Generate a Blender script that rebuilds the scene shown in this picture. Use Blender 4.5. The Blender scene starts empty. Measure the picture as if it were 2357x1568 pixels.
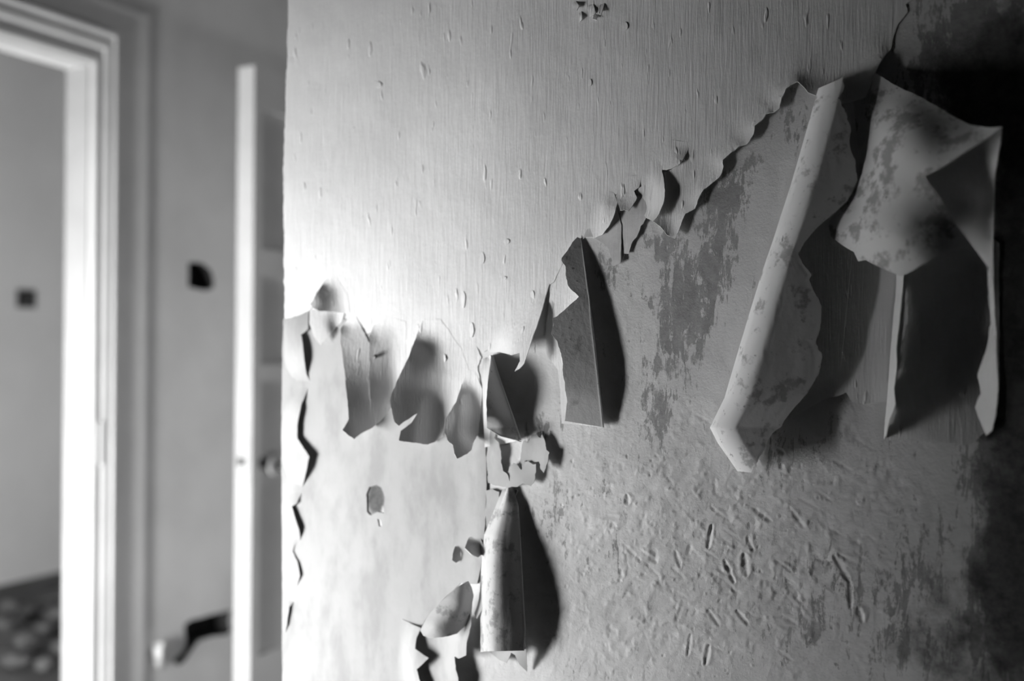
import bpy, math, random
import numpy as np
from mathutils import Matrix, Vector
from mathutils.geometry import delaunay_2d_cdt

SC = bpy.context.scene
COL = SC.collection
rng = np.random.default_rng(7)

# ------------------------------------------------------------------ camera
W, H, F = 2357.0, 1568.0, 35.0 / 36.0 * 2357.0
DIST, EYE = 1.13, 1.155
YAW, ROLL = math.radians(27.3), math.radians(0.45)
FWD = np.array([-math.sin(YAW), math.cos(YAW), 0.0])
R0 = np.array([math.cos(YAW), math.sin(YAW), 0.0]); U0 = np.array([0, 0, 1.0])
RIGHT = math.cos(ROLL) * R0 + math.sin(ROLL) * U0
UP = -math.sin(ROLL) * R0 + math.cos(ROLL) * U0
CAM = np.array([0.0, -DIST, EYE])
cd = bpy.data.cameras.new('camera'); cam = bpy.data.objects.new('camera', cd); COL.objects.link(cam)
m = Matrix.Identity(4)
for i in range(3):
    m[i][0], m[i][1], m[i][2], m[i][3] = RIGHT[i], UP[i], -FWD[i], CAM[i]
cam.matrix_world = m
cd.lens = 35.0; cd.sensor_width = 36.0; cd.clip_start = 0.01
cd.dof.use_dof = True; cd.dof.focus_distance = 1.165; cd.dof.aperture_fstop = 1.8
SC.camera = cam

# ------------------------------------------------------------------ light and exposure
SC.view_settings.view_transform = 'Standard'; SC.view_settings.look = 'None'
SC.view_settings.gamma = 1.0; SC.view_settings.use_curve_mapping = False
SC.view_settings.exposure = 0.0
wd = bpy.data.worlds.new('world'); SC.world = wd; wd.use_nodes = True
wd.node_tree.nodes['Background'].inputs[0].default_value = (0.6, 0.6, 0.6, 1)
wd.node_tree.nodes['Background'].inputs[1].default_value = 0.1

def area(name, loc, rot, sx, sz, power):
    l = bpy.data.lights.new(name, 'AREA'); l.shape = 'RECTANGLE'; l.size = sx; l.size_y = sz; l.energy = power
    o = bpy.data.objects.new(name, l); COL.objects.link(o); o.location = loc; o.rotation_euler = rot
    return o
WIN = dict(x0=-2.22, x1=-1.60, z0=0.10, z1=0.86, y=-0.95)      # low window, out of frame to the left
area('window_daylight', ((WIN['x0'] + WIN['x1']) / 2, WIN['y'] - 0.03, (WIN['z0'] + WIN['z1']) / 2),
     (math.radians(90), 0, 0), WIN['x1'] - WIN['x0'], WIN['z1'] - WIN['z0'], 97.0)
area('far_room_daylight', (-2.62, -0.75, 0.45), (math.radians(90), 0, math.radians(64)), 0.7, 0.6, 46.0)
area('door_fill_light', (0.7, 1.0, 0.32), (math.radians(90), 0, math.radians(90)), 0.9, 0.5, 8.0)  # added fill for the door and end wall, no window stands there

# ------------------------------------------------------------------ projection helpers
def ray(px, py):
    px = np.asarray(px, float); py = np.asarray(py, float)
    return FWD + ((px - W / 2) / F)[..., None] * RIGHT + ((H / 2 - py) / F)[..., None] * UP
def P(px, py, h=0.0):                    # point standing h metres proud of the papered wall
    d = ray(px, py); t = (DIST - np.asarray(h, float)) / d[..., 1]
    return CAM + d * t[..., None]
def PX(px, py, X):                       # point on a plane of constant X
    d = ray(px, py); t = X / d[..., 0]
    return CAM + d * t[..., None]
def proj(p):
    r = p - CAM; z = r @ FWD
    return W / 2 + F * (r @ RIGHT) / z, H / 2 - F * (r @ UP) / z

# ------------------------------------------------------------------ noise
TAB = rng.random((256, 256))
def vnoise(x, y, s=0):
    x = np.asarray(x, float) + s * 17.31; y = np.asarray(y, float) + s * 9.77
    xi = np.floor(x).astype(int); yi = np.floor(y).astype(int)
    fx = x - xi; fy = y - yi; fx = fx * fx * (3 - 2 * fx); fy = fy * fy * (3 - 2 * fy)
    a = TAB[xi & 255, yi & 255]; b = TAB[(xi + 1) & 255, yi & 255]
    c = TAB[xi & 255, (yi + 1) & 255]; d = TAB[(xi + 1) & 255, (yi + 1) & 255]
    return (a * (1 - fx) + b * fx) * (1 - fy) + (c * (1 - fx) + d * fx) * fy
def fbm(x, y, o=4, s=0):
    v = 0; a = 0.5; t = 0
    for k in range(o):
        v = v + a * (vnoise(x * 2 ** k, y * 2 ** k, s + k) - 0.5); t += a; a *= 0.5
    return v / t

# ------------------------------------------------------------------ materials
class NT:
    def __init__(s, name):
        s.m = bpy.data.materials.new(name); s.m.use_nodes = True; s.t = s.m.node_tree
        s.b = s.t.nodes['Principled BSDF']; s.co = s.t.nodes.new('ShaderNodeTexCoord').outputs['Object']
    def n(s, typ, **kw):
        nd = s.t.nodes.new(typ)
        for k, v in kw.items(): setattr(nd, k, v)
        return nd
    def link(s, a, b): s.t.links.new(a, b)
    def noise(s, scale, detail=4, rough=0.55, sc=(1, 1, 1), rot=(0, 0, 0), dist=0.0):
        mp = s.n('ShaderNodeMapping'); mp.inputs['Scale'].default_value = sc; mp.inputs['Rotation'].default_value = rot
        s.link(s.co, mp.inputs[0]); nz = s.n('ShaderNodeTexNoise'); nz.inputs['Scale'].default_value = scale
        nz.inputs['Detail'].default_value = detail; nz.inputs['Roughness'].default_value = rough
        nz.inputs['Distortion'].default_value = dist
        s.link(mp.outputs[0], nz.inputs['Vector']); return nz.outputs['Fac']
    def ramp(s, v, a, b, lo=0.0, hi=1.0):
        r = s.n('ShaderNodeMapRange'); r.interpolation_type = 'SMOOTHSTEP'
        r.inputs[1].default_value = a; r.inputs[2].default_value = b; r.inputs[3].default_value = lo; r.inputs[4].default_value = hi
        s.link(v, r.inputs[0]); return r.outputs[0]
    def math(s, op, a, b=None, clamp=False):
        q = s.n('ShaderNodeMath', operation=op, use_clamp=clamp)
        for i, v in enumerate((a, b)):
            if v is None: continue
            if isinstance(v, (int, float)): q.inputs[i].default_value = v
            else: s.link(v, q.inputs[i])
        return q.outputs[0]
    def mix(s, f, a, b):                 # scalar mix
        q = s.n('ShaderNodeMix', data_type='FLOAT')
        for i, v in enumerate((f, a, b)):
            k = (0, 2, 3)[i]
            if isinstance(v, (int, float)): q.inputs[k].default_value = v
            else: s.link(v, q.inputs[k])
        return q.outputs[0]
    def grey(s, v):
        if isinstance(v, (int, float)): s.b.inputs['Base Color'].default_value = (v, v, v, 1); return
        c = s.n('ShaderNodeCombineColor')
        for i in range(3): s.link(v, c.inputs[i])
        s.link(c.outputs[0], s.b.inputs['Base Color'])
    def bump(s, hs):                     # list of (height, strength, distance)
        prev = None
        for h, st, di in hs:
            bp = s.n('ShaderNodeBump'); bp.inputs['Strength'].default_value = st; bp.inputs['Distance'].default_value = di
            s.link(h, bp.inputs['Height'])
            if prev: s.link(prev, bp.inputs['Normal'])
            prev = bp.outputs[0]
        s.link(prev, s.b.inputs['Normal'])
    def fin(s, rough=0.75, spec=0.25):
        s.b.inputs['Roughness'].default_value = rough; s.b.inputs['Specular IOR Level'].default_value = spec
        return s.m

def m_front():
    t = NT('painted_paper')
    blot = t.noise(6, 4); t.grey(t.ramp(blot, 0.3, 0.75, 0.70, 0.80))
    g1 = t.noise(1, 3, 0.6, (420, 420, 26), dist=0.3); g2 = t.noise(38, 4, 0.6); g3 = t.noise(1, 2, 0.5, (120, 120, 30))
    pits = t.ramp(t.noise(1, 2, 0.5, (105, 105, 26)), 0.66, 0.76)
    t.bump([(g2, 0.25, 0.003), (g3, 0.35, 0.0012), (g1, 0.85, 0.0007), (pits, 0.8, 0.0011)])
    return t.fin(0.6, 0.3)
def m_back(name='paper_back', a=0.49, b=0.60, lo=0.38, hi=0.78):
    t = NT(name)
    n1 = t.noise(34, 7, 0.68); n2 = t.noise(150, 4, 0.6)
    st = t.ramp(n1, a, b); v = t.mix(st, hi, lo)
    sp = t.ramp(n2, 0.66, 0.74); v = t.mix(sp, v, 0.2)
    t.grey(v); t.bump([(n2, 0.4, 0.0008), (n1, 0.25, 0.002)])
    return t.fin(0.85, 0.15)
def m_edge():
    t = NT('torn_paper_edge'); n = t.noise(300, 2); t.grey(t.ramp(n, 0.3, 0.7, 0.7, 0.85)); return t.fin(0.9, 0.1)
def m_layer2():
    t = NT('under_paper')
    n = t.noise(30, 5); t.grey(t.ramp(n, 0.3, 0.7, 0.5, 0.66))
    g1 = t.noise(1, 3, 0.6, (300, 300, 30)); t.bump([(g1, 0.5, 0.0006), (t.noise(160, 3), 0.3, 0.0006)])
    return t.fin(0.75, 0.2)
def m_lining():
    t = NT('lining_paper')
    n = t.noise(1, 5, 0.6, (22, 22, 9)); n2 = t.noise(5, 3)
    v = t.ramp(n, 0.42, 0.66, 0.43, 0.34); v = t.math('MULTIPLY', v, t.ramp(n2, 0.3, 0.7, 0.93, 1.0)); t.grey(v)
    t.bump([(n, 0.3, 0.002), (t.noise(140, 3), 0.35, 0.0008)])
    return t.fin(0.75, 0.2)
def m_plaster():
    t = NT('bare_plaster')
    a = t.n('ShaderNodeAttribute', attribute_name='stain_and_shade').outputs['Fac']
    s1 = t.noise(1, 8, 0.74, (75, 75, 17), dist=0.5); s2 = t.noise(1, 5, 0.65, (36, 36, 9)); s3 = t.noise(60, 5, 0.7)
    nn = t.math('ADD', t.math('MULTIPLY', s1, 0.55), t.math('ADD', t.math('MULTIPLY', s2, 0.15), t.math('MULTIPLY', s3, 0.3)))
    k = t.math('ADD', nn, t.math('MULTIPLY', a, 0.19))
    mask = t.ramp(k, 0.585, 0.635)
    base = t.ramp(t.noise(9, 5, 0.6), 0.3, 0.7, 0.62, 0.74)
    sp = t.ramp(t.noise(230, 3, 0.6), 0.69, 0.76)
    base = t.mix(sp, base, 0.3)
    mo = t.n('ShaderNodeAttribute', attribute_name='shade_and_tear').outputs['Fac']
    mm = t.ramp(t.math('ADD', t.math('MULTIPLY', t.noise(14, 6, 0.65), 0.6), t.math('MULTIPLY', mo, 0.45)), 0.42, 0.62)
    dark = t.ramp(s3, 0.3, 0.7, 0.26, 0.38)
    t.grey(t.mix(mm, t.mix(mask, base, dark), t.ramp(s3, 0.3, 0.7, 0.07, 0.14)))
    t.bump([(s3, 0.45, 0.0016), (t.noise(330, 4, 0.7), 0.6, 0.0008), (mask, 0.5, -0.0005)])
    return t.fin(0.85, 0.2)
def m_plain(name, lo, hi, scale=3, rough=0.8, bump=0.2):
    t = NT(name); n = t.noise(scale, 5); t.grey(t.ramp(n, 0.3, 0.7, lo, hi)); t.bump([(t.noise(40, 4), bump, 0.003)]); return t.fin(rough, 0.25)
def m_metal(name, v):
    t = NT(name); n = t.noise(60, 3); t.grey(t.ramp(n, 0.3, 0.7, v * 0.7, v)); t.b.inputs['Metallic'].default_value = 0.8
    return t.fin(0.5, 0.5)

M = dict(front=m_front(), back=m_back(), clean=m_back('paper_back_clean', 0.57, 0.66, 0.55), roll=m_back('paper_back_roll', 0.55, 0.64, 0.42), liningback=m_back('lining_back', 0.53, 0.63, 0.3, 0.5), edge=m_edge(), layer2=m_layer2(), lining=m_lining(), plaster=m_plaster(),
         endwall=m_plain('grey_painted_wall', 0.68, 0.78), farwall=m_plain('pale_painted_wall', 0.76, 0.84, 2),
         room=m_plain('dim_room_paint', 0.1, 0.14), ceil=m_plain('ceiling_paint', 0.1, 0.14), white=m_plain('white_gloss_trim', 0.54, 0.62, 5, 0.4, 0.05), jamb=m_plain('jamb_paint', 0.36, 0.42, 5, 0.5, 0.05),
         door=m_plain('grey_door_paint', 0.72, 0.80, 6, 0.5, 0.08), dooredge=m_plain('white_door_edge', 0.48, 0.54, 6, 0.5, 0.05),
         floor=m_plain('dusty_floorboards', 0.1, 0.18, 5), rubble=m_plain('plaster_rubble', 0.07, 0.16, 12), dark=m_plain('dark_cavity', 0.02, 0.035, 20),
         wood=m_plain('dark_timber', 0.07, 0.12, 10), iron=m_metal('dark_iron', 0.12))

# ------------------------------------------------------------------ object helpers
def tag(o, label=None, cat=None, group=None, kind=None):
    if label: o['label'] = label
    if cat: o['category'] = cat
    if group: o['group'] = group
    if kind: o['kind'] = kind
    return o
def mesh_obj(name, verts, faces, mats, parent=None, smooth=False, mi=None):
    me = bpy.data.meshes.new(name); me.from_pydata([tuple(map(float, v)) for v in verts], [], [tuple(map(int, f)) for f in faces])
    for q in (mats if isinstance(mats, (list, tuple)) else [mats]): me.materials.append(q)
    if mi is not None: me.polygons.foreach_set('material_index', np.asarray(mi, np.int32))
    me.polygons.foreach_set('use_smooth', np.full(len(me.polygons), smooth, bool)); me.update()
    o = bpy.data.objects.new(name, me); COL.objects.link(o)
    if parent: o.parent = parent; o.matrix_parent_inverse = parent.matrix_basis.inverted()
    return o
def boxes(name, bl, mat, parent=None):
    v = []; f = []
    for x0, x1, y0, y1, z0, z1 in bl:
        b = len(v)
        v += [(x0, y0, z0), (x1, y0, z0), (x1, y1, z0), (x0, y1, z0), (x0, y0, z1), (x1, y0, z1), (x1, y1, z1), (x0, y1, z1)]
        f += [tuple(b + i for i in q) for q in ((3, 2, 1, 0), (4, 5, 6, 7), (0, 1, 5, 4), (1, 2, 6, 5), (2, 3, 7, 6), (3, 0, 4, 7))]
    return mesh_obj(name, v, f, mat, parent)

def shell(name, V, T, mats, thick=0.0007, parent=None):
    """sheet of paper: front (slot 0), back (slot 1) and torn edge (slot 2)"""
    V = np.asarray(V, float); T = np.asarray(T, int)
    n = np.zeros_like(V); fn = np.cross(V[T[:, 1]] - V[T[:, 0]], V[T[:, 2]] - V[T[:, 0]])
    for k in range(3): np.add.at(n, T[:, k], fn)
    n /= np.maximum(np.linalg.norm(n, axis=1), 1e-12)[:, None]
    B = V - n * thick; N = len(V)
    E = np.concatenate([T[:, [0, 1]], T[:, [1, 2]], T[:, [2, 0]]])
    key = np.sort(E, axis=1); key = key[:, 0] * N + key[:, 1]
    u, first, cnt = np.unique(key, return_index=True, return_counts=True)
    be = E[first[cnt == 1]]
    bi = np.unique(be); rem = {int(b): i for i, b in enumerate(bi)}; K = len(bi)
    verts = np.concatenate([V, B, V[bi], B[bi]])
    faces = [tuple(t) for t in T] + [tuple(t[::-1] + N) for t in T]
    for a, b in be:
        a, b = rem[int(a)], rem[int(b)]
        faces.append((2 * N + b, 2 * N + a, 2 * N + K + a, 2 * N + K + b))
    mi = [0] * len(T) + [1] * len(T) + [2] * len(be)
    return mesh_obj(name, verts, faces, mats, parent, True, mi)

def ragline(pts, amp, step, closed=True, seed=0):
    pts = np.asarray(pts, float); out = []
    n = len(pts); acc = 0
    for i in range(n if closed else n - 1):
        a, b = pts[i], pts[(i + 1) % n]; L = np.hypot(*(b - a)); k = max(1, int(round(L / step)))
        d = (b - a) / max(L, 1e-9); nr = np.array([-d[1], d[0]])
        for j in range(k):
            s = acc + L * j / k
            o = amp * (2.0 * fbm(s / 23.0, seed * 3.7, 3, seed) + 0.5 * (vnoise(s / 4.0, seed * 5.1, seed) - .5))
            out.append(a + (b - a) * j / k + nr * o)
        acc += L
    if not closed: out.append(pts[-1])
    return np.array(out)
def inside(poly, x, y):
    c = np.zeros(x.shape, bool); n = len(poly); j = n - 1
    for i in range(n):
        xi, yi = poly[i]; xj, yj = poly[j]
        c ^= ((yi > y) != (yj > y)) & (x < (xj - xi) * (y - yi) / (yj - yi + 1e-12) + xi); j = i
    return c
def dist_poly(poly, x, y, closed=True):
    d = np.full(np.shape(x), 1e9); n = len(poly)
    for i in range(n if closed else n - 1):
        a = poly[i]; b = poly[(i + 1) % n]; ab = np.subtract(b, a); L = max(ab @ ab, 1e-9)
        t = np.clip(((x - a[0]) * ab[0] + (y - a[1]) * ab[1]) / L, 0, 1)
        d = np.minimum(d, np.hypot(x - a[0] - t * ab[0], y - a[1] - t * ab[1]))
    return d
def tps(ctrl):
    c = np.asarray(ctrl, float); p = c[:, :2] / 100; n = len(c)
    def k(r): return r * r * np.log(r + 1e-9)
    A = np.zeros((n + 3, n + 3)); r = np.linalg.norm(p[:, None] - p[None], axis=2)
    A[:n, :n] = k(r) + np.eye(n) * 1e-4; A[:n, n] = 1; A[:n, n + 1:] = p; A[n, :n] = 1; A[n + 1:, :n] = p.T
    w = np.linalg.solve(A, np.concatenate([c[:, 2], np.zeros(3)]))
    def f(x, y):
        q = np.stack([x, y], -1) / 100; rr = np.linalg.norm(q[:, None] - p[None], axis=2)
        return k(rr) @ w[:n] + w[n] + q @ w[n + 1:]
    return f
SEED = [0]
def triangulate(outline, g, holes=()):
    x0, y0 = outline.min(0); x1, y1 = outline.max(0)
    gx, gy = np.meshgrid(np.arange(x0 + g / 2, x1, g), np.arange(y0 + g / 2, y1, g)); gx = gx.ravel(); gy = gy.ravel()
    gx = gx + (vnoise(gx * .37, gy * .41) - .5) * g * .4; gy = gy + (vnoise(gx * .31, gy * .47, 3) - .5) * g * .4
    ok = inside(outline, gx, gy) & (dist_poly(outline, gx, gy) > g * 0.45)
    for h in holes: ok &= ~inside(h, gx, gy) & (dist_poly(h, gx, gy) > g * 0.45)
    pts = [Vector((float(a), float(-b))) for a, b in outline]; faces = [list(range(len(pts)))]
    edges = [(i, (i + 1) % len(outline)) for i in range(len(outline))]
    for h in holes:
        b = len(pts); pts += [Vector((float(p), float(-q))) for p, q in h]
        edges += [(b + i, b + (i + 1) % len(h)) for i in range(len(h))]
    pts += [Vector((float(a), float(-b))) for a, b in zip(gx[ok], gy[ok])]
    r = delaunay_2d_cdt(pts, edges, [], 0, 1e-4)
    v = np.array([(p[0], -p[1]) for p in r[0]]); t = np.array([f for f in r[2] if len(f) == 3])
    c = v[t].mean(1); keep = inside(outline, c[:, 0], c[:, 1])
    for h in holes: keep &= ~inside(h, c[:, 0], c[:, 1])
    t = t[keep]
    used = np.unique(t); mp = -np.ones(len(v), int); mp[used] = np.arange(len(used))
    v = v[used]; t = mp[t]
    e1 = v[t[:, 1]] - v[t[:, 0]]; e2 = v[t[:, 2]] - v[t[:, 0]]
    cr = e1[:, 0] * -e2[:, 1] + e1[:, 1] * e2[:, 0]
    t[cr < 0] = t[cr < 0][:, ::-1]
    return v, t
def patch(name, outline, ctrl, mats, parent=None, g=7, rag=2.0, step=4, thick=0.0008, minh=0.0008, holes=(), hfun=None, wob=0.0006, hinge=None, hw=34.0):
    SEED[0] += 1
    ol = ragline(outline, rag, step, True, SEED[0])
    hl = [ragline(h, rag, step, True, SEED[0] + 50) for h in holes]
    v, t = triangulate(ol, g, hl)
    if hfun is None:
        f = tps([(a, b, c / 1000.0) for a, b, c in ctrl]); h = f(v[:, 0], v[:, 1])
    else: h = hfun(v[:, 0], v[:, 1])
    if hinge is not None:
        q = np.clip(dist_poly([np.array(a, float) for a in hinge], v[:, 0], v[:, 1], False) / hw, 0, 1); h = 0.0016 + (h - 0.0016) * q * q * (3 - 2 * q)
    h = np.maximum(h, minh) + wob * fbm(v[:, 0] / 60, v[:, 1] / 60, 3, SEED[0])
    h = np.maximum(h, minh * .8)
    return shell(name, P(v[:, 0], v[:, 1], h), t, mats, thick, parent)

def row(pts, hs, n, rag=0.0, seed=0):
    """polyline running down the picture, resampled evenly in y -> 3D row"""
    pts = np.asarray(pts, float); y = np.linspace(pts[0, 1], pts[-1, 1], n); x = np.interp(y, pts[:, 1], pts[:, 0])
    if rag: x = x + rag * (2 * fbm(y / 22, y * 0 + seed, 3, seed) + .7 * (vnoise(y / 4., y * 0, seed) - .5))
    h = np.interp(np.linspace(0, 1, n), np.linspace(0, 1, len(hs)), hs) / 1000.0
    return P(x, y, h)
def crom(rows, sub):
    """Catmull-Rom across rows"""
    R = [2 * rows[0] - rows[1]] + list(rows) + [2 * rows[-1] - rows[-2]]; out = []
    for i in range(1, len(R) - 2):
        p0, p1, p2, p3 = R[i - 1:i + 3]
        for t in np.arange(sub) / sub:
            out.append(.5 * ((2 * p1) + (-p0 + p2) * t + (2 * p0 - 5 * p1 + 4 * p2 - p3) * t ** 2 + (-p0 + 3 * p1 - 3 * p2 + p3) * t ** 3))
    out.append(rows[-1]); return np.array(out)
def loft(name, rows, mats, parent=None, sub=10, thick=0.0008, flip=False, wob=0.0005):
    G = crom(rows, sub); a, b = G.shape[:2]
    jj, ii = np.meshgrid(np.arange(b), np.arange(a)); SEED[0] += 1
    G = G + wob * fbm(ii / (2.6 * sub), jj / 16.0, 3, SEED[0])[..., None] * np.array([0.3, -1.0, 0.2])
    idx = np.arange(a * b).reshape(a, b)
    q = np.stack([idx[:-1, :-1], idx[1:, :-1], idx[1:, 1:], idx[:-1, 1:]], -1).reshape(-1, 4)
    t = np.concatenate([q[:, [0, 1, 2]], q[:, [0, 2, 3]]])
    if not flip: t = t[:, ::-1]
    return shell(name, G.reshape(-1, 3), t, mats, thick, parent)
def fold_rows(F, s, r):
    """rows that carry the sheet round a fold whose outer edge is F; s=+1 fold points to +X"""
    k = 0.72 * r; r = np.asarray(r)
    o = np.zeros_like(F); o[:, 0] = -s * k; o[:, 1] = -k
    u = o.copy(); u[:, 1] = k
    return [F + o, F, F + u]

def sheet_rows(Fp, hF, Rp, prof, n, k=9, rag=2.0, seed=1, taper=None):
    """rows lying on ONE smooth curved sheet: from the ragged edge Rp to the fold Fp; prof(w, dx) is the extra height in mm at
    fraction w (0 fold, 1 edge) and dx pixels from the fold"""
    Fp = np.asarray(Fp, float); Rp = np.asarray(Rp, float); u = np.linspace(0, 1, n)
    yF = Fp[0, 1] + (Fp[-1, 1] - Fp[0, 1]) * u; xF = np.interp(yF, Fp[:, 1], Fp[:, 0])
    yR = Rp[0, 1] + (Rp[-1, 1] - Rp[0, 1]) * u; xR = np.interp(yR, Rp[:, 1], Rp[:, 0])
    xR = xR + rag * (2 * fbm(yR / 22, yR * 0 + seed, 3, seed) + .8 * (vnoise(yR / 4., yR * 0, seed) - .5))
    h0 = np.interp(u, np.linspace(0, 1, len(hF)), hF); tp = 1.0 if taper is None else np.interp(u, np.linspace(0, 1, len(taper)), taper)
    def smooth(a):
        q = max(3, n // 5) | 1; kern = np.hanning(q + 2)[1:-1]; return np.convolve(np.pad(a, q // 2, 'reflect', reflect_type='odd'), kern / kern.sum(), 'valid')
    h0 = smooth(h0)
    if taper is not None: tp = smooth(tp)
    rows = []
    for w in np.linspace(1, 0.06, k):
        x = xF + (xR - xF) * w; y = yF + (yR - yF) * w
        rows.append(P(x, y, (h0 + tp * prof(w, np.abs(x - xF))) / 1000.0))
    return rows, P(xF, yF, h0 / 1000.0)

FRONT = [M['front'], M['back'], M['edge']]
BACK = [M['back'], M['front'], M['edge']]
LINING = [M['lining'], M['back'], M['edge']]
LBACK = [M['liningback'], M['lining'], M['edge']]
CBACK = [M['clean'], M['front'], M['edge']]
RBACK = [M['roll'], M['front'], M['edge']]
LAYER = [M['layer2'], M['back'], M['edge']]

# ================================================================== the setting
XE = -0.952                                   # free end of the papered wall
X1, X2, X3, XD = -2.32, -2.338, -4.0, -2.0    # casing wall, recessed wall, far wall, door leaf
CEIL = 2.55
def S(o, label, cat): return tag(o, label, cat, kind='structure')

# papered wall: fine front face with real relief, slab behind
gx0, gx1, gz0, gz1, st = XE, 0.10, 0.58, 1.72, 0.0014
nx = int((gx1 - gx0) / st) + 1; nz = int((gz1 - gz0) / st) + 1
X, Z = np.meshgrid(np.linspace(gx0, gx1, nx), np.linspace(gz0, gz1, nz))
px, py = proj(np.stack([X, 0 * X, Z], -1).reshape(-1, 3)); px = px.reshape(X.shape); py = py.reshape(X.shape)
d = 0.0012 * fbm(X * 9, Z * 9, 3, 1) + 0.0006 * fbm(X * 55, Z * 55, 3, 2)
def blob(cx, cy, rx, ry, rot=0.0):
    c, s = math.cos(math.radians(rot)), math.sin(math.radians(rot)); dx, dy = px - cx, py - cy
    return np.exp(-(((dx * c + dy * s) / rx) ** 2 + ((-dx * s + dy * c) / ry) ** 2))
rough = np.clip(blob(1720, 1260, 330, 260) + blob(1480, 1330, 160, 250), 0, 1)
d += rough * 0.0022 * fbm(X * 40 + Z * 28, (Z * 0.8 - X * 0.5) * 110, 3, 5)
d += (0.25 + rough) * 0.0010 * np.maximum(0, fbm(X * 130, Z * 130, 3, 12) - 0.08) * 3          # crumbs
d -= (0.3 + rough) * 0.0011 * np.maximum(0, fbm(X * 70, Z * 55, 4, 14) - 0.13) * 4              # flaked hollows
def gouge(x1, y1, x2, y2, w, dep):
    m_ = (px > min(x1, x2) - 22) & (px < max(x1, x2) + 22) & (py > min(y1, y2) - 22) & (py < max(y1, y2) + 22)
    X_, Y_ = px[m_], py[m_]
    L = max((x2 - x1) ** 2 + (y2 - y1) ** 2, 1); t = np.clip(((X_ - x1) * (x2 - x1) + (Y_ - y1) * (y2 - y1)) / L, 0, 1)
    r = np.hypot(X_ - x1 - t * (x2 - x1), Y_ - y1 - t * (y2 - y1)) / (w * (.4 + .45 * np.sqrt(np.clip(4 * t * (1 - t), 0, 1)) * (.5 + vnoise(X_ / 9, Y_ / 9, 7))))
    d[m_] += 0.5 * dep * (-np.exp(-r ** 2) + 0.3 * np.exp(-(r - 1.9) ** 2 * 1.4) * vnoise(X_ / 13, Y_ / 13, 2) * 2)
for a in ((1638, 1208, 1629, 1262, 5, .0035), (1667, 1290, 1690, 1342, 5, .003), (1712, 1275, 1718, 1325, 7, .0035), (1695, 1405, 1722, 1437, 5, .003),
          (1632, 1485, 1623, 1530, 5, .003), (1555, 1270, 1566, 1305, 5, .002), (1720, 1240, 1735, 1268, 5, .0025), (1630, 1405, 1655, 1440, 5, .002),
          (1443, 1140, 1445, 1160, 6, .003), (1410, 1205, 1416, 1212, 8, .002), (1425, 1335, 1428, 1338, 6, .002), (1790, 1035, 1806, 1044, 5, .002),
          (1798, 1070, 1800, 1078, 6, .002), (1590, 1460, 1582, 1510, 4, .002), (1735, 1170, 1775, 1200, 5, .0015), (1815, 1165, 1850, 1215, 5, .0015),
          (1920, 1280, 1955, 1340, 6, .002), (1955, 1340, 1958, 1400, 6, .002), (1975, 1400, 1985, 1430, 8, .002)): gouge(*a)
rs = np.random.default_rng(3)
for k in range(60):                            # trowel and scraper marks
    x, y = 1700 + rs.normal() * 130, 1290 + rs.normal() * 110; L = rs.uniform(15, 60); an = math.radians(rs.normal(38, 12))
    gouge(x, y, x + L * math.cos(an), y + L * math.sin(an), rs.uniform(3, 5), rs.uniform(.0003, .0011))
for k in range(320):                           # pits and crumbs
    x, y = rs.uniform(1260, 2000), rs.uniform(1030, 1560); gouge(x, y, x + rs.uniform(-3, 3), y + rs.uniform(-3, 6), rs.uniform(2.2, 3.6), rs.uniform(-.0016, .0022))
stain_and_shade = 0.06 + 0 * px  # plaster stains, plus shade painted into the colour at the right and top right
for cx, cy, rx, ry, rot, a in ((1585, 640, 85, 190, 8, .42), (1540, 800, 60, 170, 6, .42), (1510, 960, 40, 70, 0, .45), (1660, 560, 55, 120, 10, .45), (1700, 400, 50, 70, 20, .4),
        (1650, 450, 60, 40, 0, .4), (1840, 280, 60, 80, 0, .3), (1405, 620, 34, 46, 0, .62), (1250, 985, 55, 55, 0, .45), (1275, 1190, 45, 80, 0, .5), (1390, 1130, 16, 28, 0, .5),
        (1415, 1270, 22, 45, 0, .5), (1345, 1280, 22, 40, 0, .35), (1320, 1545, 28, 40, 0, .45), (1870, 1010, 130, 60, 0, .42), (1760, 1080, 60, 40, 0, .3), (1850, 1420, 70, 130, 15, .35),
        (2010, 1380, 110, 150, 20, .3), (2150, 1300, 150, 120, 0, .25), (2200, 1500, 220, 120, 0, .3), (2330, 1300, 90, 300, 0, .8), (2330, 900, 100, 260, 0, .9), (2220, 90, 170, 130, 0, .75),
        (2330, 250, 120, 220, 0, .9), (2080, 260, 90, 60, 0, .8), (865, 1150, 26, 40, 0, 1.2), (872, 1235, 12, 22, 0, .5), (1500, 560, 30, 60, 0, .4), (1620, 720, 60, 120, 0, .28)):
    stain_and_shade = stain_and_shade + a * blob(cx, cy, rx, ry, rot)
shade_and_tear = np.clip(1.0 * blob(865, 1150, 24, 40) + .9 * blob(2380, 700, 130, 700) + .9 * blob(2300, 230, 190, 120, 15) + .2 * blob(2260, 60, 200, 90) + .55 * blob(2330, 1400, 190, 260) + .3 * blob(2080, 1480, 160, 150), 0, 1.2)  # right-edge shade painted into the plaster colour, plus the dark torn spot
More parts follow.
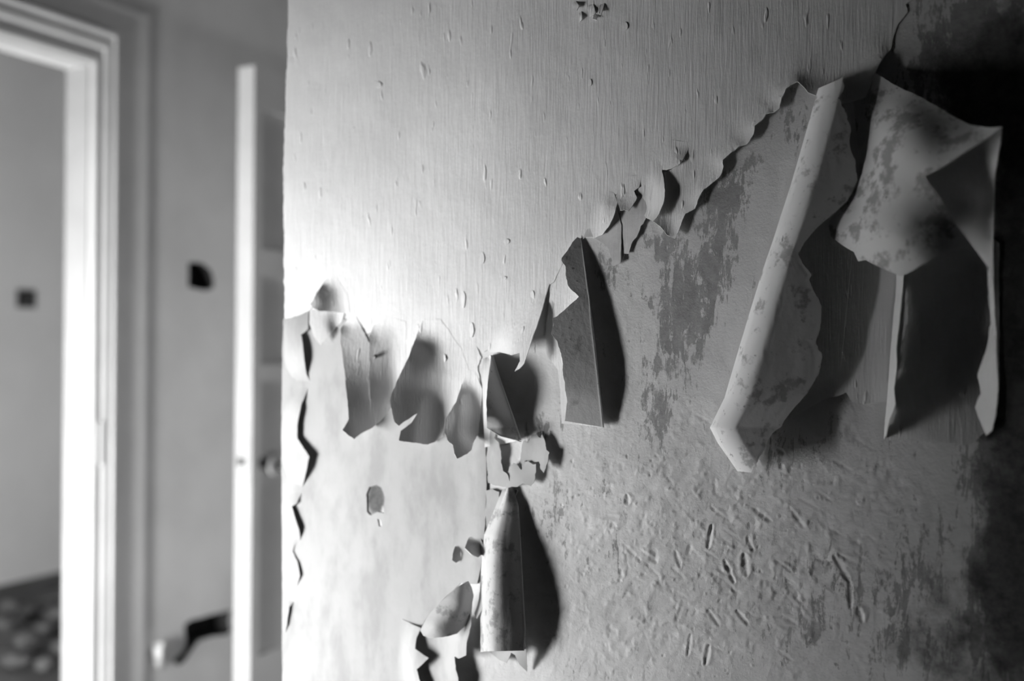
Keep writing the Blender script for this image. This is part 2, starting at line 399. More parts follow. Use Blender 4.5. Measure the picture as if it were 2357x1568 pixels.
# crumbling free edge
chip = 0.004 * np.maximum(0, fbm(Z[:, :1] * 30, Z[:, :1] * 0, 4, 9)) * (Z[:, :1] < 1.19)
Xw = X + chip * np.exp(-(X - gx0) / 0.004)
V = np.stack([Xw, -d, Z], -1).reshape(-1, 3).astype(np.float32)
V[:, 1] -= 0.0; idx = np.arange(nx * nz).reshape(nz, nx)
q = np.stack([idx[:-1, :-1], idx[:-1, 1:], idx[1:, 1:], idx[1:, :-1]], -1).reshape(-1, 4)
XB = 1.2                                       # slab rings round the fine face, then sides and back
ex = [(XE, 0, 0), (XB, 0, 0), (XB, 0, CEIL), (XE, 0, CEIL), (XE, .13, 0), (XB, .13, 0), (XB, .13, CEIL), (XE, .13, CEIL), (XE, 0, gz0), (XB, 0, gz0), (XB, 0, gz1), (XE, 0, gz1), (gx1, 0, gz0), (gx1, 0, gz1)]
b = len(V); V = np.concatenate([V, np.array(ex, np.float32)])
F4 = [(0, 1, 9, 8), (12, 9, 10, 13), (11, 10, 2, 3), (1, 5, 6, 2), (4, 0, 3, 7), (5, 4, 7, 6), (3, 2, 6, 7), (0, 4, 5, 1)]
q = np.concatenate([q, np.array(F4) + b])
me = bpy.data.meshes.new('wall_right'); me.vertices.add(len(V)); me.vertices.foreach_set('co', V.ravel())
me.loops.add(q.size); me.loops.foreach_set('vertex_index', q.ravel().astype(np.int32))
me.polygons.add(len(q)); me.polygons.foreach_set('loop_start', (np.arange(len(q)) * 4).astype(np.int32))
me.polygons.foreach_set('use_smooth', np.concatenate([np.ones(len(q) - 8, bool), np.zeros(8, bool)]))
me.update(calc_edges=True); me.validate()
at = me.attributes.new('stain_and_shade', 'FLOAT', 'POINT'); at.data.foreach_set('value', np.concatenate([stain_and_shade.ravel(), np.full(len(ex), .3)]).astype(np.float32))
am = me.attributes.new('shade_and_tear', 'FLOAT', 'POINT'); am.data.foreach_set('value', np.concatenate([shade_and_tear.ravel(), np.full(len(ex), .3)]).astype(np.float32))
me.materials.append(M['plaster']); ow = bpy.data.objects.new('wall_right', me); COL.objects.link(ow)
S(ow, 'scraped bare plaster wall with torn wallpaper, stained and scratched', 'wall')

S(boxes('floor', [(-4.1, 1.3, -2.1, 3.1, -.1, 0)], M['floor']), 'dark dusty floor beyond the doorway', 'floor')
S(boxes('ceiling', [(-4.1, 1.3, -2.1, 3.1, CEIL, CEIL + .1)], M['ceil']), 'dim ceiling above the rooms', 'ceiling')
w = WIN
S(boxes('wall_front', [(X1, w['x0'], w['y'] - .025, w['y'], 0, CEIL), (w['x1'], -1.2, w['y'] - .025, w['y'], 0, CEIL), (w['x0'], w['x1'], w['y'] - .025, w['y'], 0, w['z0']),
                       (w['x0'], w['x1'], w['y'] - .025, w['y'], w['z1'], CEIL)], M['room']), 'dim wall with a low window opposite the torn paper', 'wall')
fr = boxes('window_1', [(w['x0'] - .05, w['x0'], w['y'], w['y'] + .015, w['z0'] - .05, w['z1'] + .05), (w['x1'], w['x1'] + .05, w['y'], w['y'] + .015, w['z0'] - .05, w['z1'] + .05),
                        (w['x0'], w['x1'], w['y'], w['y'] + .015, w['z0'] - .05, w['z0']), (w['x0'], w['x1'], w['y'], w['y'] + .015, w['z1'], w['z1'] + .05)], M['white'])
S(fr, 'white frame of the low window lighting the wall', 'window')
S(boxes('wall_near_and_baffles', [(-1.2, -1.1, -2.1, -.54, 0, CEIL), (X1, -1.2, -.62, -.60, .97, CEIL), (1.2, 1.3, -2.1, 3.1, 0, CEIL), (-1.2, 1.3, -2.2, -2.1, 0, CEIL)], M['room']), 'dim walls around the viewer, with an added nib and header blocking window light', 'wall')  # nib and header are unseen pieces added to cut the window light
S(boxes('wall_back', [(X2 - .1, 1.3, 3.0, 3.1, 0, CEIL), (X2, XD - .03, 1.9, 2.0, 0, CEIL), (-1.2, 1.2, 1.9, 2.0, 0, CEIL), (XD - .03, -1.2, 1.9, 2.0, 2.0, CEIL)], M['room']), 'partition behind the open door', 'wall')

# end wall with doorway
c_in = PX(207, 148, X1); c_out = PX(257, 78, X1); s_end = PX(341, 36, X1)
YI, ZI, YO, ZO, YS, ZS = c_in[1], c_in[2], c_out[1], c_out[2], s_end[1], s_end[2]
YL = YI - 0.86
XR = PX(163, 760, X1); XREV = X1 - 0.085
S(boxes('wall_left', [(XREV, X1, YI, YS, 0, ZS), (XREV, X1, YL, YI, ZI, ZS), (XREV, X1, -.98, YL, 0, ZS), (X2 - .06, X2, -.98, YS - .02, ZS, CEIL)], M['endwall']), 'grey boxed-out wall around the left doorway', 'wall')
# recessed wall with two knocked-out socket holes
def plane_patch(name, outline, Xp, holes, mat, g=30):
    ol = np.asarray(outline, float); hl = [ragline(h, 1.2, 5, True, 70 + i) for i, h in enumerate(holes)]
    # work in metres*1000 (y to the right, z down)
    def yz(p): q = PX(p[:, 0], p[:, 1], Xp); return np.stack([q[:, 1] * 1000, -q[:, 2] * 1000], -1)
    hm = [yz(h) for h in hl]
    v, t = triangulate(ol, g, hm)
    vv = np.stack([np.full(len(v), Xp), v[:, 0] / 1000, -v[:, 1] / 1000], -1); faces = [tuple(a) for a in t]; verts = list(map(tuple, vv))
    return verts, faces, hm
hole1 = [(433, 606), (447, 603), (466, 607), (484, 620), (491, 642), (491, 664), (472, 669), (448, 664), (433, 660)]
hole2 = [(424, 1440), (438, 1428), (480, 1417), (513, 1409), (532, 1404), (527, 1428), (531, 1456), (516, 1463), (488, 1466), (458, 1474), (446, 1490), (424, 1524), (410, 1532), (400, 1525), (402, 1516), (420, 1502), (428, 1485), (426, 1462)]
YW = YS - .02
rect = [((YW) * 1000, -CEIL * 1000), (3000, -CEIL * 1000), (3000, 0), (YW * 1000, 0)]
verts, faces, hm = plane_patch('wall_end', rect, X2, [hole1, hole2], M['endwall'])
mi = [0] * len(faces)
for h in hm:                                   # sides and bottoms of the holes, coloured near black to deepen their shade
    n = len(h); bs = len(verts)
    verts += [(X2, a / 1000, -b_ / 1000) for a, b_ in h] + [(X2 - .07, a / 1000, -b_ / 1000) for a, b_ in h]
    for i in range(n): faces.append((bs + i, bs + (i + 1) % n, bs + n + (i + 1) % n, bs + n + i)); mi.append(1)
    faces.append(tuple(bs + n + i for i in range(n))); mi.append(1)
bs = len(verts); verts += [(X2 - .1, YI + .05, 0), (X2 - .1, 3, 0), (X2 - .1, 3, CEIL), (X2 - .1, YI + .05, CEIL), (X2 - .1, YW, 0), (X2, YW, 0), (X2, YW, CEIL), (X2 - .1, YW, CEIL)]; faces.append((bs + 4, bs + 5, bs + 6, bs + 7)); mi.append(1); faces.append((bs + 3, bs + 2, bs + 1, bs)); mi.append(0)
S(mesh_obj('wall_end', verts, faces, [M['endwall'], M['dark']], None, False, mi), 'grey recessed wall with two dark knocked-out socket holes', 'wall')

# far room
S(boxes('wall_far', [(X3 - .1, X3, -2.1, 3.1, 0, CEIL), (X3, X2 - .1, 2.9, 3.0, 0, CEIL), (X3, XREV, -2.1, -2.0, 0, CEIL)], M['farwall']), 'pale far wall seen through the left doorway', 'wall')
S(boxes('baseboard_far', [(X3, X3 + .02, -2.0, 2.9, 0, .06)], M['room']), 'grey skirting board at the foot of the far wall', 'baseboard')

# moulded door casing
prof = [(0, 0), (0, .014), (.006, .02), (.014, .02), (.018, .013), (.034, .013), (.038, .024), (.050, .026), (.054, .019), (.062, .022), (.068, .03), (.074, .03), (.078, .022), (.078, 0)]
wmax = YO - YI; prof = [(a / .078 * wmax, b_) for a, b_ in prof]; kz = (ZO - ZI) / wmax
def sweep(name, A, B, parent):
    n = len(prof); v = A + B; f = [(i, (i + 1) % n, n + (i + 1) % n, n + i) for i in range(n)]; f += [tuple(range(n))[::-1], tuple(range(n, 2 * n))]
    return mesh_obj(name, v, f, M['white'], parent)
tr = bpy.data.objects.new('trim_1', None); COL.objects.link(tr); tr.location = (X1, YI, 0)
bpy.context.view_layer.update()
S(tr, 'white moulded casing around the left doorway', 'trim')
sweep('upright', [(X1 + b_, YI + a, 0) for a, b_ in prof], [(X1 + b_, YI + a, ZI + a * kz) for a, b_ in prof], tr)
sweep('upright', [(X1 + b_, YL - a, 0) for a, b_ in prof][::-1], [(X1 + b_, YL - a, ZI + a * kz) for a, b_ in prof][::-1], tr)
sweep('head', [(X1 + b_, YL - a, ZI + a * kz) for a, b_ in prof], [(X1 + b_, YI + a, ZI + a * kz) for a, b_ in prof], tr)
boxes('jamb', [(XREV - .004, X1, YI - .006, YI, 0, ZI)], M['jamb'], tr)
boxes('jamb', [(XREV - .004, X1, YL, YL + .006, 0, ZI)], M['jamb'], tr)
boxes('jamb_head', [(XREV - .004, X1, YL + .006, YI - .006, ZI - .006, ZI)], M['white'], tr)
c = PX(233, 1020, X1 + .022); boxes('strike_plate', [(X1 + .02, X1 + .025, c[1] - .008, c[1] + .008, c[2] - .06, c[2] + .06)], M['door'], tr)

# open door seen on its lock edge
e = PX(586, 150, XD); YD, ZD = e[1], e[2]; TH = 0.062
dr = bpy.data.objects.new('door_1', None); COL.objects.link(dr); dr.location = (XD, YD, 0); bpy.context.view_layer.update()
S(dr, 'grey panelled door standing open, seen on its bright lock edge', 'door')
def cells():                                    # stiles and rails around three recessed panels
    y0, y1 = YD + .006, YD + .80; out = [(XD - TH, XD, y0, y0 + .03, .01, ZD), (XD - TH, XD, y1 - .11, y1, .01, ZD)]
    for a, b_ in ((.01, .22), (1.03, 1.08), (1.34, 1.42), (ZD - .12, ZD)): out.append((XD - TH, XD, y0 + .03, y1 - .11, a, b_))
    return out
boxes('door_frame', cells(), M['door'], dr)
for a, b_ in ((.22, 1.03), (1.08, 1.34), (1.42, ZD - .12)): boxes('door_panel', [(XD - TH + .016, XD - .016, YD + .036, YD + .69, a, b_)], M['door'], dr)
boxes('lock_edge', [(XD - TH, XD, YD, YD + .006, .01, ZD)], M['dooredge'], dr)
c = PX(603, 1066, XD)
def disc(name, ctr, axis, r, t, mat, parent, n=20, r2=None):
    ax = Vector(axis).normalized(); u = ax.orthogonal().normalized(); v = ax.cross(u); r2 = r2 or r; ctr = Vector(ctr)
    a = [ctr + r * (math.cos(6.2832 * i / n) * u + math.sin(6.2832 * i / n) * v) for i in range(n)]
    b_ = [ctr + ax * t + r2 * (math.cos(6.2832 * i / n) * u + math.sin(6.2832 * i / n) * v) for i in range(n)]
    return mesh_obj(name, a + b_, [(i, (i + 1) % n, n + (i + 1) % n, n + i) for i in range(n)] + [tuple(range(n))[::-1], tuple(range(n, 2 * n))], mat, parent)
disc('keyhole', c, (1, 0, 0), .017, .004, M['dark'], dr)
c = PX(632, 1072, XD)
kn = disc('door_knob_rose', c, (1, 0, 0), .03, .006, M['door'], dr)
def lathe(name, ctr, axis, pr, mat, parent, n=24):
    ax = Vector(axis).normalized(); u = ax.orthogonal().normalized(); v = ax.cross(u); ctr = Vector(ctr); vs = []; fs = []
    for r, t in pr: vs += [ctr + ax * t + r * (math.cos(6.2832 * i / n) * u + math.sin(6.2832 * i / n) * v) for i in range(n)]
    for k in range(len(pr) - 1): fs += [(k * n + i, k * n + (i + 1) % n, (k + 1) * n + (i + 1) % n, (k + 1) * n + i) for i in range(n)]
    fs += [tuple(range(n))[::-1], tuple(range((len(pr) - 1) * n, len(pr) * n))]
    return mesh_obj(name, vs, fs, mat, parent, True)
lathe('door_knob', c, (1, 0, 0), [(.011, .0), (.011, .03), (.02, .036), (.028, .048), (.028, .058), (.02, .068), (.006, .071)], M['iron'], dr)
c = PX(546, 1065, XD - TH * .5)
boxes('latch_plate', [(XD - TH + .012, XD - .012, YD - .002, YD, c[2] - .07, c[2] + .07)], M['dooredge'], dr)
boxes('latch_bolt', [(XD - TH + .02, XD - .024, YD - .012, YD - .002, c[2] - .012, c[2] + .012)], M['iron'], dr)

# ================================================================== paper on the wall
# torn upper sheet -------------------------------------------------------------
torn = [(1505, 510), (1520, 520), (1535, 541), (1553, 550), (1562, 530), (1568, 510), (1578, 492), (1600, 480), (1606, 460), (1620, 435), (1650, 412), (1660, 405), (1666, 384), (1663, 368),
        (1680, 352), (1700, 338), (1720, 332), (1735, 310), (1738, 290), (1755, 275), (1762, 262), (1780, 258), (1795, 250), (1799, 225), (1808, 205), (1820, 195), (1835, 187), (1848, 198), (1860, 212), (1872, 217),
        (1930, 240), (1990, 225), (2018, 160), (2030, 140), (2050, 112), (2058, 78), (2062, 66), (2088, 28), (2085, 10), (2098, 0), (2115, -40), (2160, -120), (2230, -260)]
low = [(655, 738), (712, 716), (748, 660), (795, 700), (812, 752), (842, 770), (890, 752), (915, 770), (910, 880), (893, 928), (897, 918), (915, 878), (942, 818), (965, 765), (1000, 765), (1035, 810), (1060, 868), (1075, 885), (1098, 895),
       (1104, 880), (1098, 845), (1108, 822), (1096, 796), (1113, 812), (1122, 806), (1130, 775), (1165, 745), (1205, 705), (1262, 657), (1275, 648), (1300, 598), (1318, 566), (1336, 549), (1352, 542), (1368, 520), (1380, 478), (1413, 448), (1440, 440), (1470, 432),
       (1488, 410), (1524, 394), (1545, 380), (1583, 346), (1545, 392), (1527, 398), (1531, 440), (1526, 475), (1515, 497)]
top = [(2150, -330), (1400, -330), (668, -330), (664, 0), (652, 400)]
tl = np.array(torn[:34])
def hsheet(x, y):
    dd = dist_poly(tl, x, y, False)
    sp = np.hypot((x - 1560) / 40, (y - 370) / 40)
    return 0.0012 + 0.0065 * np.exp(-dd / 22.0) + 0.0008 * fbm(x / 120, y / 120, 3, 4)
sheet = patch('wallpaper_sheet', low + torn + top, None, FRONT, g=13, rag=2.4, step=3, hfun=hsheet)
tag(sheet, 'large pale painted wallpaper sheet covering the upper wall, lower edge torn', 'wallpaper')
def tab(outline, ctrl, mats=FRONT, parent=sheet, name='torn_tab', **k): return patch(name, outline, ctrl, mats, parent, **k)
K = 1.0
# curling tabs along the left lower edge (free edges stand off the wall)
tab([(747, 645), (730, 672), (713, 701), (722, 711), (735, 717), (752, 716), (775, 718), (806, 722), (800, 680), (775, 640)],
    [(775, 640, .5), (800, 680, .5), (806, 722, 1), (775, 700, 4), (713, 701, 22), (727, 714, 21), (735, 690, 17), (752, 716, 11), (745, 655, 6)], hinge=[(752, 640), (775, 638), (802, 680), (808, 722)], hw=36)
tab([(712, 712), (735, 716), (760, 712), (795, 715), (786, 742), (765, 762), (738, 796), (722, 775), (712, 745)],
    [(795, 712, 1), (786, 742, 2), (760, 714, 6), (712, 712, 14), (712, 745, 15), (738, 796, 13), (760, 750, 9)], hinge=[(798, 705), (788, 745)], hw=40)
tab([(785, 757), (800, 735), (820, 730), (842, 772), (856, 800), (860, 900), (858, 984), (832, 998), (815, 1012), (800, 1003), (788, 990), (803, 965), (797, 900), (790, 830), (783, 790)],
    [(800, 735, 1), (820, 730, 1), (785, 757, 9), (790, 830, 20), (797, 900, 28), (788, 990, 42), (815, 1012, 34), (858, 985, 5), (860, 900, 4), (856, 800, 2), (803, 965, 34), (830, 900, 16), (842, 985, 14), (836, 830, 8)], hinge=[(800, 732), (822, 728)], hw=40)
tab([(850, 775), (860, 750), (890, 728), (935, 740), (932, 880), (897, 945), (880, 965), (856, 987), (850, 900)],
    [(935, 740, .5), (932, 820, .8), (932, 880, 1), (890, 728, .5), (850, 775, 12), (850, 900, 25), (856, 987, 25), (880, 900, 12), (885, 820, 8), (897, 945, 9)], hinge=[(862, 738), (890, 724), (936, 738), (934, 885)], hw=60)
tab([(965, 752), (942, 818), (912, 880), (896, 922), (902, 950), (908, 972), (918, 980), (936, 967), (960, 952), (945, 975), (922, 992), (918, 1014), (950, 1020), (985, 1024), (1003, 1018), (1020, 1005), (1026, 975), (1044, 935), (1066, 905), (1090, 880), (1060, 800), (1015, 735), (975, 735)],
    [(975, 735, .3), (1020, 735, .6), (1062, 800, .6), (1092, 880, .6), (1066, 905, 1), (1046, 935, 1.5), (1030, 975, 2), (1024, 1005, 3), (896, 922, 46), (918, 1014, 44), (945, 815, 25), (955, 785, 13), (920, 868, 36), (985, 1024, 17), (955, 900, 24), (1000, 930, 9), (1000, 820, 6), (960, 960, 27)],
    hinge=[(972, 730), (1020, 732), (1064, 800), (1094, 880), (1068, 906), (1048, 937), (1032, 976), (1026, 1008)], hw=80)
tab([(1063, 886), (1050, 925), (1024, 965), (1022, 990), (1030, 1015), (1042, 1025), (1046, 1045), (1052, 1057), (1075, 1045), (1085, 1035), (1090, 1018), (1101, 1000), (1108, 940), (1110, 895), (1094, 855), (1074, 852)],
    [(1074, 852, .5), (1110, 895, .6), (1108, 940, 1), (1102, 1000, 3), (1024, 965, 30), (1052, 1057, 38), (1085, 1035, 22), (1050, 925, 19), (1022, 990, 32), (1075, 960, 15), (1095, 920, 4)], hinge=[(1068, 862), (1080, 850), (1112, 895), (1110, 940), (1106, 985)], hw=56)
# bulging tab over the dark slit
tab([(1118, 800), (1126, 760), (1150, 725), (1190, 690), (1230, 660), (1264, 653), (1247, 715), (1230, 765), (1216, 808), (1207, 837), (1195, 850), (1184, 855), (1197, 832), (1196, 812), (1176, 818), (1150, 811), (1128, 812)],
    [(1118, 800, 1.5), (1126, 760, .6), (1150, 725, .6), (1190, 690, .6), (1230, 660, .6), (1264, 653, 1), (1247, 715, 12), (1230, 765, 19), (1207, 837, 28), (1184, 855, 26), (1150, 811, 13), (1128, 812, 6), (1176, 818, 20), (1200, 760, 14)], rag=1.2, hinge=[(1114, 806), (1124, 760), (1150, 722), (1190, 687), (1230, 657), (1266, 650)], hw=70)
# lifted pieces in the sharp middle, right edges proud
tab([(1340, 548), (1346, 505), (1358, 455), (1385, 432), (1413, 445), (1421, 466), (1412, 500), (1401, 521), (1387, 541), (1368, 549)],
    [(1340, 548, .6), (1346, 505, .6), (1358, 455, .6), (1385, 432, .8), (1413, 445, 3), (1421, 466, 7), (1412, 500, 10), (1401, 521, 9), (1387, 541, 6), (1368, 549, 3), (1385, 500, 5)], rag=1.2, step=3, hinge=[(1342, 552), (1344, 505), (1356, 453), (1385, 430), (1414, 440)], hw=48)
tab([(1418, 452), (1425, 425), (1450, 405), (1478, 402), (1471, 432), (1460, 440), (1466, 456), (1457, 470), (1447, 486), (1437, 483), (1428, 484)],
    [(1425, 425, .6), (1450, 405, .6), (1478, 402, .6), (1418, 452, 4), (1471, 432, 4), (1460, 465, 6), (1447, 486, 8), (1428, 484, 9)], rag=1.5, step=3, hinge=[(1422, 428), (1450, 402), (1480, 400)], hw=50)
tab([(1470, 432), (1468, 395), (1490, 362), (1528, 352), (1524, 394), (1527, 412), (1531, 440), (1526, 470), (1516, 493), (1503, 511), (1488, 503), (1478, 490), (1470, 465)],
    [(1468, 395, .6), (1490, 362, .6), (1528, 352, 1), (1470, 432, 1.2), (1470, 465, 2), (1524, 394, 5), (1531, 440, 11), (1516, 493, 13), (1503, 511, 14), (1488, 503, 8), (1500, 440, 5), (1478, 490, 4)], rag=1.8, step=3, hinge=[(1467, 470), (1467, 395), (1490, 358), (1530, 350)], hw=55)
tab([(1515, 392), (1515, 352), (1545, 322), (1582, 326), (1584, 344), (1575, 362), (1564, 378), (1548, 387), (1534, 391)],
    [(1515, 352, .6), (1545, 322, .6), (1582, 326, 1), (1584, 344, 2), (1575, 362, 5), (1564, 378, 7), (1548, 387, 6), (1534, 391, 5), (1515, 392, 3)], rag=1.5, step=3, hinge=[(1513, 352), (1545, 319), (1584, 322)], hw=48)
# knocked chips near the top of the picture
for o_, c_ in (([(1318, 8), (1326, 3), (1333, 14), (1328, 24), (1320, 20)], 6), ([(1332, 30), (1339, 26), (1340, 44), (1333, 52)], 5), ([(1352, 14), (1366, 10), (1370, 30), (1358, 38)], 4), ([(1379, 12), (1391, 8), (1384, 34), (1378, 30)], 7), ([(1366, 32), (1376, 34), (1374, 46), (1364, 44)], 6)):
    a = np.array(o_); tab(o_, [(a[0][0], a[0][1], 1.5), (a[1][0], a[1][1], 1.5), (a[2][0], a[2][1], c_), (a[-1][0], a[-1][1], c_ * .6)], name='paint_chip', g=4, step=3, rag=1.2)

for bx, by, rx, ry, bh in ((865, 195, 13, 8, 4), (1066, 690, 5, 20, 3), (1110, 594, 5, 14, 2.5), (1166, 556, 6, 6, 2.5), (1225, 685, 5, 16, 4), (1020, 826, 6, 13, 5), (1248, 682, 9, 5, 3), (1160, 640, 6, 4, 2), (1085, 760, 5, 18, 2.5), (1358, 190, 4, 8, 2), (1440, 60, 5, 9, 2.5)):
    o_ = [(bx + rx * math.cos(k * .6283), by + ry * math.sin(k * .6283)) for k in range(10)]
    tab(o_, [(bx - rx, by, 1.6), (bx, by - ry, 1.8), (bx, by + ry, 2.0), (bx + rx, by, 1.6 + bh * (.5 if bx == 1020 else .28))], name='blister', g=3.5, step=3, rag=1.0)
# second paper layer below the torn edge -----------------------------------------
la = patch('underlayer_paper', [(1340, 552), (1347, 545), (1365, 546), (1390, 562), (1402, 573), (1407, 590), (1411, 612), (1429, 605), (1429, 560), (1430, 520), (1426, 500), (1415, 470), (1380, 500), (1350, 530)],
           [(1347, 545, 2), (1402, 573, 3.5), (1411, 612, 5), (1429, 605, 5.5), (1429, 540, 3), (1380, 510, 1.5), (1415, 470, 1.5)], LAYER, g=6, rag=2, step=3)
tag(la, 'grey cracked paper flake left of the thin vertical crack', 'wallpaper')
lb = patch('underlayer_paper', [(1432, 600), (1436, 583), (1447, 585), (1453, 563), (1466, 546), (1475, 520), (1487, 503), (1500, 500), (1490, 450), (1440, 450), (1424, 470), (1430, 500), (1433, 530)],
           [(1432, 600, 2.5), (1447, 585, 3.5), (1466, 546, 4.5), (1487, 503, 4.5), (1440, 450, 1.5), (1490, 450, 1.5), (1432, 530, 2)], LAYER, g=6, rag=2.5, step=3)
tag(lb, 'grey paper flake with ragged dark outline right of the vertical crack', 'wallpaper')

# white lining paper on the lower left ---------------------------------------------
lin = patch('lining_paper', [(652, 735), (712, 722), (760, 720), (1000, 830), (1090, 860), (1106, 900), (1112, 950), (1117, 1010), (1120, 1115), (1115, 1235), (1108, 1300), (1098, 1345), (1060, 1343), (1030, 1370), (988, 1415), (962, 1456), (954, 1490), (985, 1515), (958, 1541), (967, 1572), (960, 1760), (650, 1760), (649, 1300), (647, 1000)],
            None, LINING, g=13, rag=1.2, holes=[[(843, 1140), (850, 1122), (866, 1116), (878, 1122), (885, 1145), (884, 1182), (868, 1178), (852, 1186), (845, 1178)], [(868, 1195), (876, 1197), (879, 1212), (872, 1212)]],
            hfun=lambda x, y: 0.0012 + 0.0012 * fbm(x / 90, y / 90, 3, 8) + 0.002 * np.clip((x - 1070) / 40, 0, 1) * (y > 1000))
tag(lin, 'bright white lining paper on the lower left wall beside the corner', 'wallpaper')
def ltab(o, c, **k): return patch('torn_tab', o, c, LINING, lin, **k)
strip = patch('corner_paper_strip', [(654, 742), (690, 726), (711, 716), (708, 757), (692, 771), (697, 800), (704, 862), (714, 880), (702, 910), (693, 930), (683, 985), (685, 1010), (698, 1030), (711, 1052), (704, 1090), (695, 1126), (684, 1158), (671, 1166), (688, 1218), (692, 1250), (678, 1254), (674, 1268), (684, 1295), (690, 1326), (683, 1352), (679, 1384), (664, 1398), (659, 1440), (654, 1462), (652, 1400), (650, 1200), (649, 950), (650, 800)],
        [(654, 742, .5), (650, 800, .5), (649, 950, .5), (650, 1200, .5), (652, 1400, .5), (654, 1462, .5), (711, 716, 2), (692, 771, 8), (700, 830, 10), (714, 880, 1), (690, 945, 8), (685, 1005, 8), (711, 1052, 11), (704, 1090, 9), (695, 1126, 1), (671, 1166, 6), (688, 1218, 8), (692, 1250, .8), (676, 1262, 3), (690, 1326, 5), (679, 1384, .8), (664, 1398, 5), (659, 1440, 4)],
        LINING, g=5, rag=1.6)
tag(strip, 'narrow lifted paper strip running down the wall corner, scalloped right edge', 'wallpaper')
ltab([(1078, 1238), (1070, 1262), (1084, 1277), (1100, 1283), (1110, 1277), (1114, 1250), (1092, 1232)], [(1078, 1238, 5), (1092, 1232, 1.5), (1114, 1250, 3), (1070, 1262, 20), (1084, 1277, 26), (1100, 1283, 20), (1110, 1277, 10), (1090, 1258, 12)], g=5, hinge=[(1085, 1228), (1118, 1240), (1116, 1262)], hw=34)
ltab([(1048, 1258), (1041, 1275), (1040, 1290), (1050, 1297), (1062, 1290), (1058, 1262)], [(1058, 1262, 1.5), (1062, 1290, 1.5), (1048, 1258, 3), (1041, 1275, 10), (1040, 1290, 10), (1050, 1297, 5)], g=4)
ltab([(925, 1425), (968, 1446), (958, 1470), (955, 1495), (986, 1515), (959, 1541), (968, 1574), (964, 1650), (925, 1650), (915, 1540)],
     [(925, 1425, 1), (915, 1540, 1), (925, 1650, 1), (968, 1446, 7), (955, 1495, 15), (986, 1515, 17), (959, 1541, 15), (968, 1574, 17), (964, 1650, 15)], g=6, hinge=[(925, 1422), (913, 1540), (923, 1652)], hw=40)
# flaking paint crust between the two curls
K1 = patch('paint_flake', [(1122, 986), (1134, 976), (1143, 992), (1137, 1008), (1147, 1020), (1154, 1045), (1152, 1066), (1158, 1085), (1168, 1090), (1175, 1110), (1165, 1124), (1140, 1120), (1124, 1108), (1120, 1060), (1121, 1020)],
           [(1122, 986, 4), (1143, 992, 9), (1154, 1045, 9), (1158, 1085, 6), (1165, 1124, 3), (1120, 1060, 3), (1124, 1108, 2)], LINING, g=5, rag=3.5, step=3)
tag(K1, 'crusty white paint flake below the narrow middle curl, left of its dark gap', 'paint flake')
K2 = patch('paint_flake', [(1166, 1094), (1172, 1076), (1181, 1066), (1190, 1070), (1199, 1082), (1203, 1062), (1215, 1062), (1226, 1070), (1233, 1068), (1234, 1085), (1230, 1105), (1222, 1120), (1204, 1114), (1190, 1121), (1176, 1120), (1166, 1124)],
           [(1166, 1094, 4), (1181, 1066, 6), (1203, 1062, 5), (1233, 1068, 9), (1230, 1105, 9), (1190, 1121, 8), (1166, 1124, 5)], LINING, g=5, rag=3.5, step=3)
tag(K2, 'lower white paint flake hanging above the tall lower curl', 'paint flake')
K3 = patch('paint_flake', [(1198, 1080), (1197, 1055), (1205, 1015), (1216, 1020), (1223, 1004), (1236, 1000), (1243, 1008), (1247, 994), (1253, 1012), (1256, 1036), (1262, 1042), (1258, 1068), (1252, 1092), (1244, 1080), (1240, 1062), (1226, 1064), (1212, 1060)],
           [(1198, 1080, 3), (1205, 1015, 5), (1236, 1000, 5), (1247, 994, 7), (1262, 1042, 11), (1252, 1092, 13), (1226, 1064, 4)], LINING, g=5, rag=3.0, step=3)
tag(K3, 'white paint flake with shadowed ragged right edge on the grey plaster', 'paint flake')
K4 = patch('paint_flake', [(1117, 1130), (1133, 1126), (1149, 1132), (1150, 1160), (1154, 1194), (1145, 1203), (1134, 1200), (1121, 1226), (1119, 1195), (1114, 1155)],
           [(1117, 1130, 3), (1149, 1132, 5), (1154, 1194, 9), (1121, 1226, 7), (1114, 1155, 2)], LINING, g=5, rag=2.0, step=3)
tag(K4, 'upright white paint flake left of the tall lower curl top', 'paint flake')

# narrow middle curl ------------------------------------------------------------
n = 70
R = row([(1131, 820), (1127, 850), (1123, 880), (1120, 930), (1121, 985), (1150, 1004), (1200, 1016)], [10, 28, 36, 40, 42, 40, 32, 26], n, 1.5, 3)
Fd = row([(1135, 818), (1150, 868), (1171, 930), (1185, 970), (1199, 1014)], [3, 10, 15, 15, 9], n)
A = row([(1112, 826), (1110, 860), (1112, 920), (1116, 1030)], [2, 3, 4, 5], n)
mid = (R + Fd) / 2 + np.array([0, -.003, 0])
cu = loft('wallpaper_curl', [R, mid] + fold_rows(Fd, 1, .004) + [A * .45 + Fd * .55 + np.array([0, .004, 0]), A], CBACK)
tag(cu, 'narrow curled paper strip with slanting shadow, left of the notched curl', 'wallpaper curl')
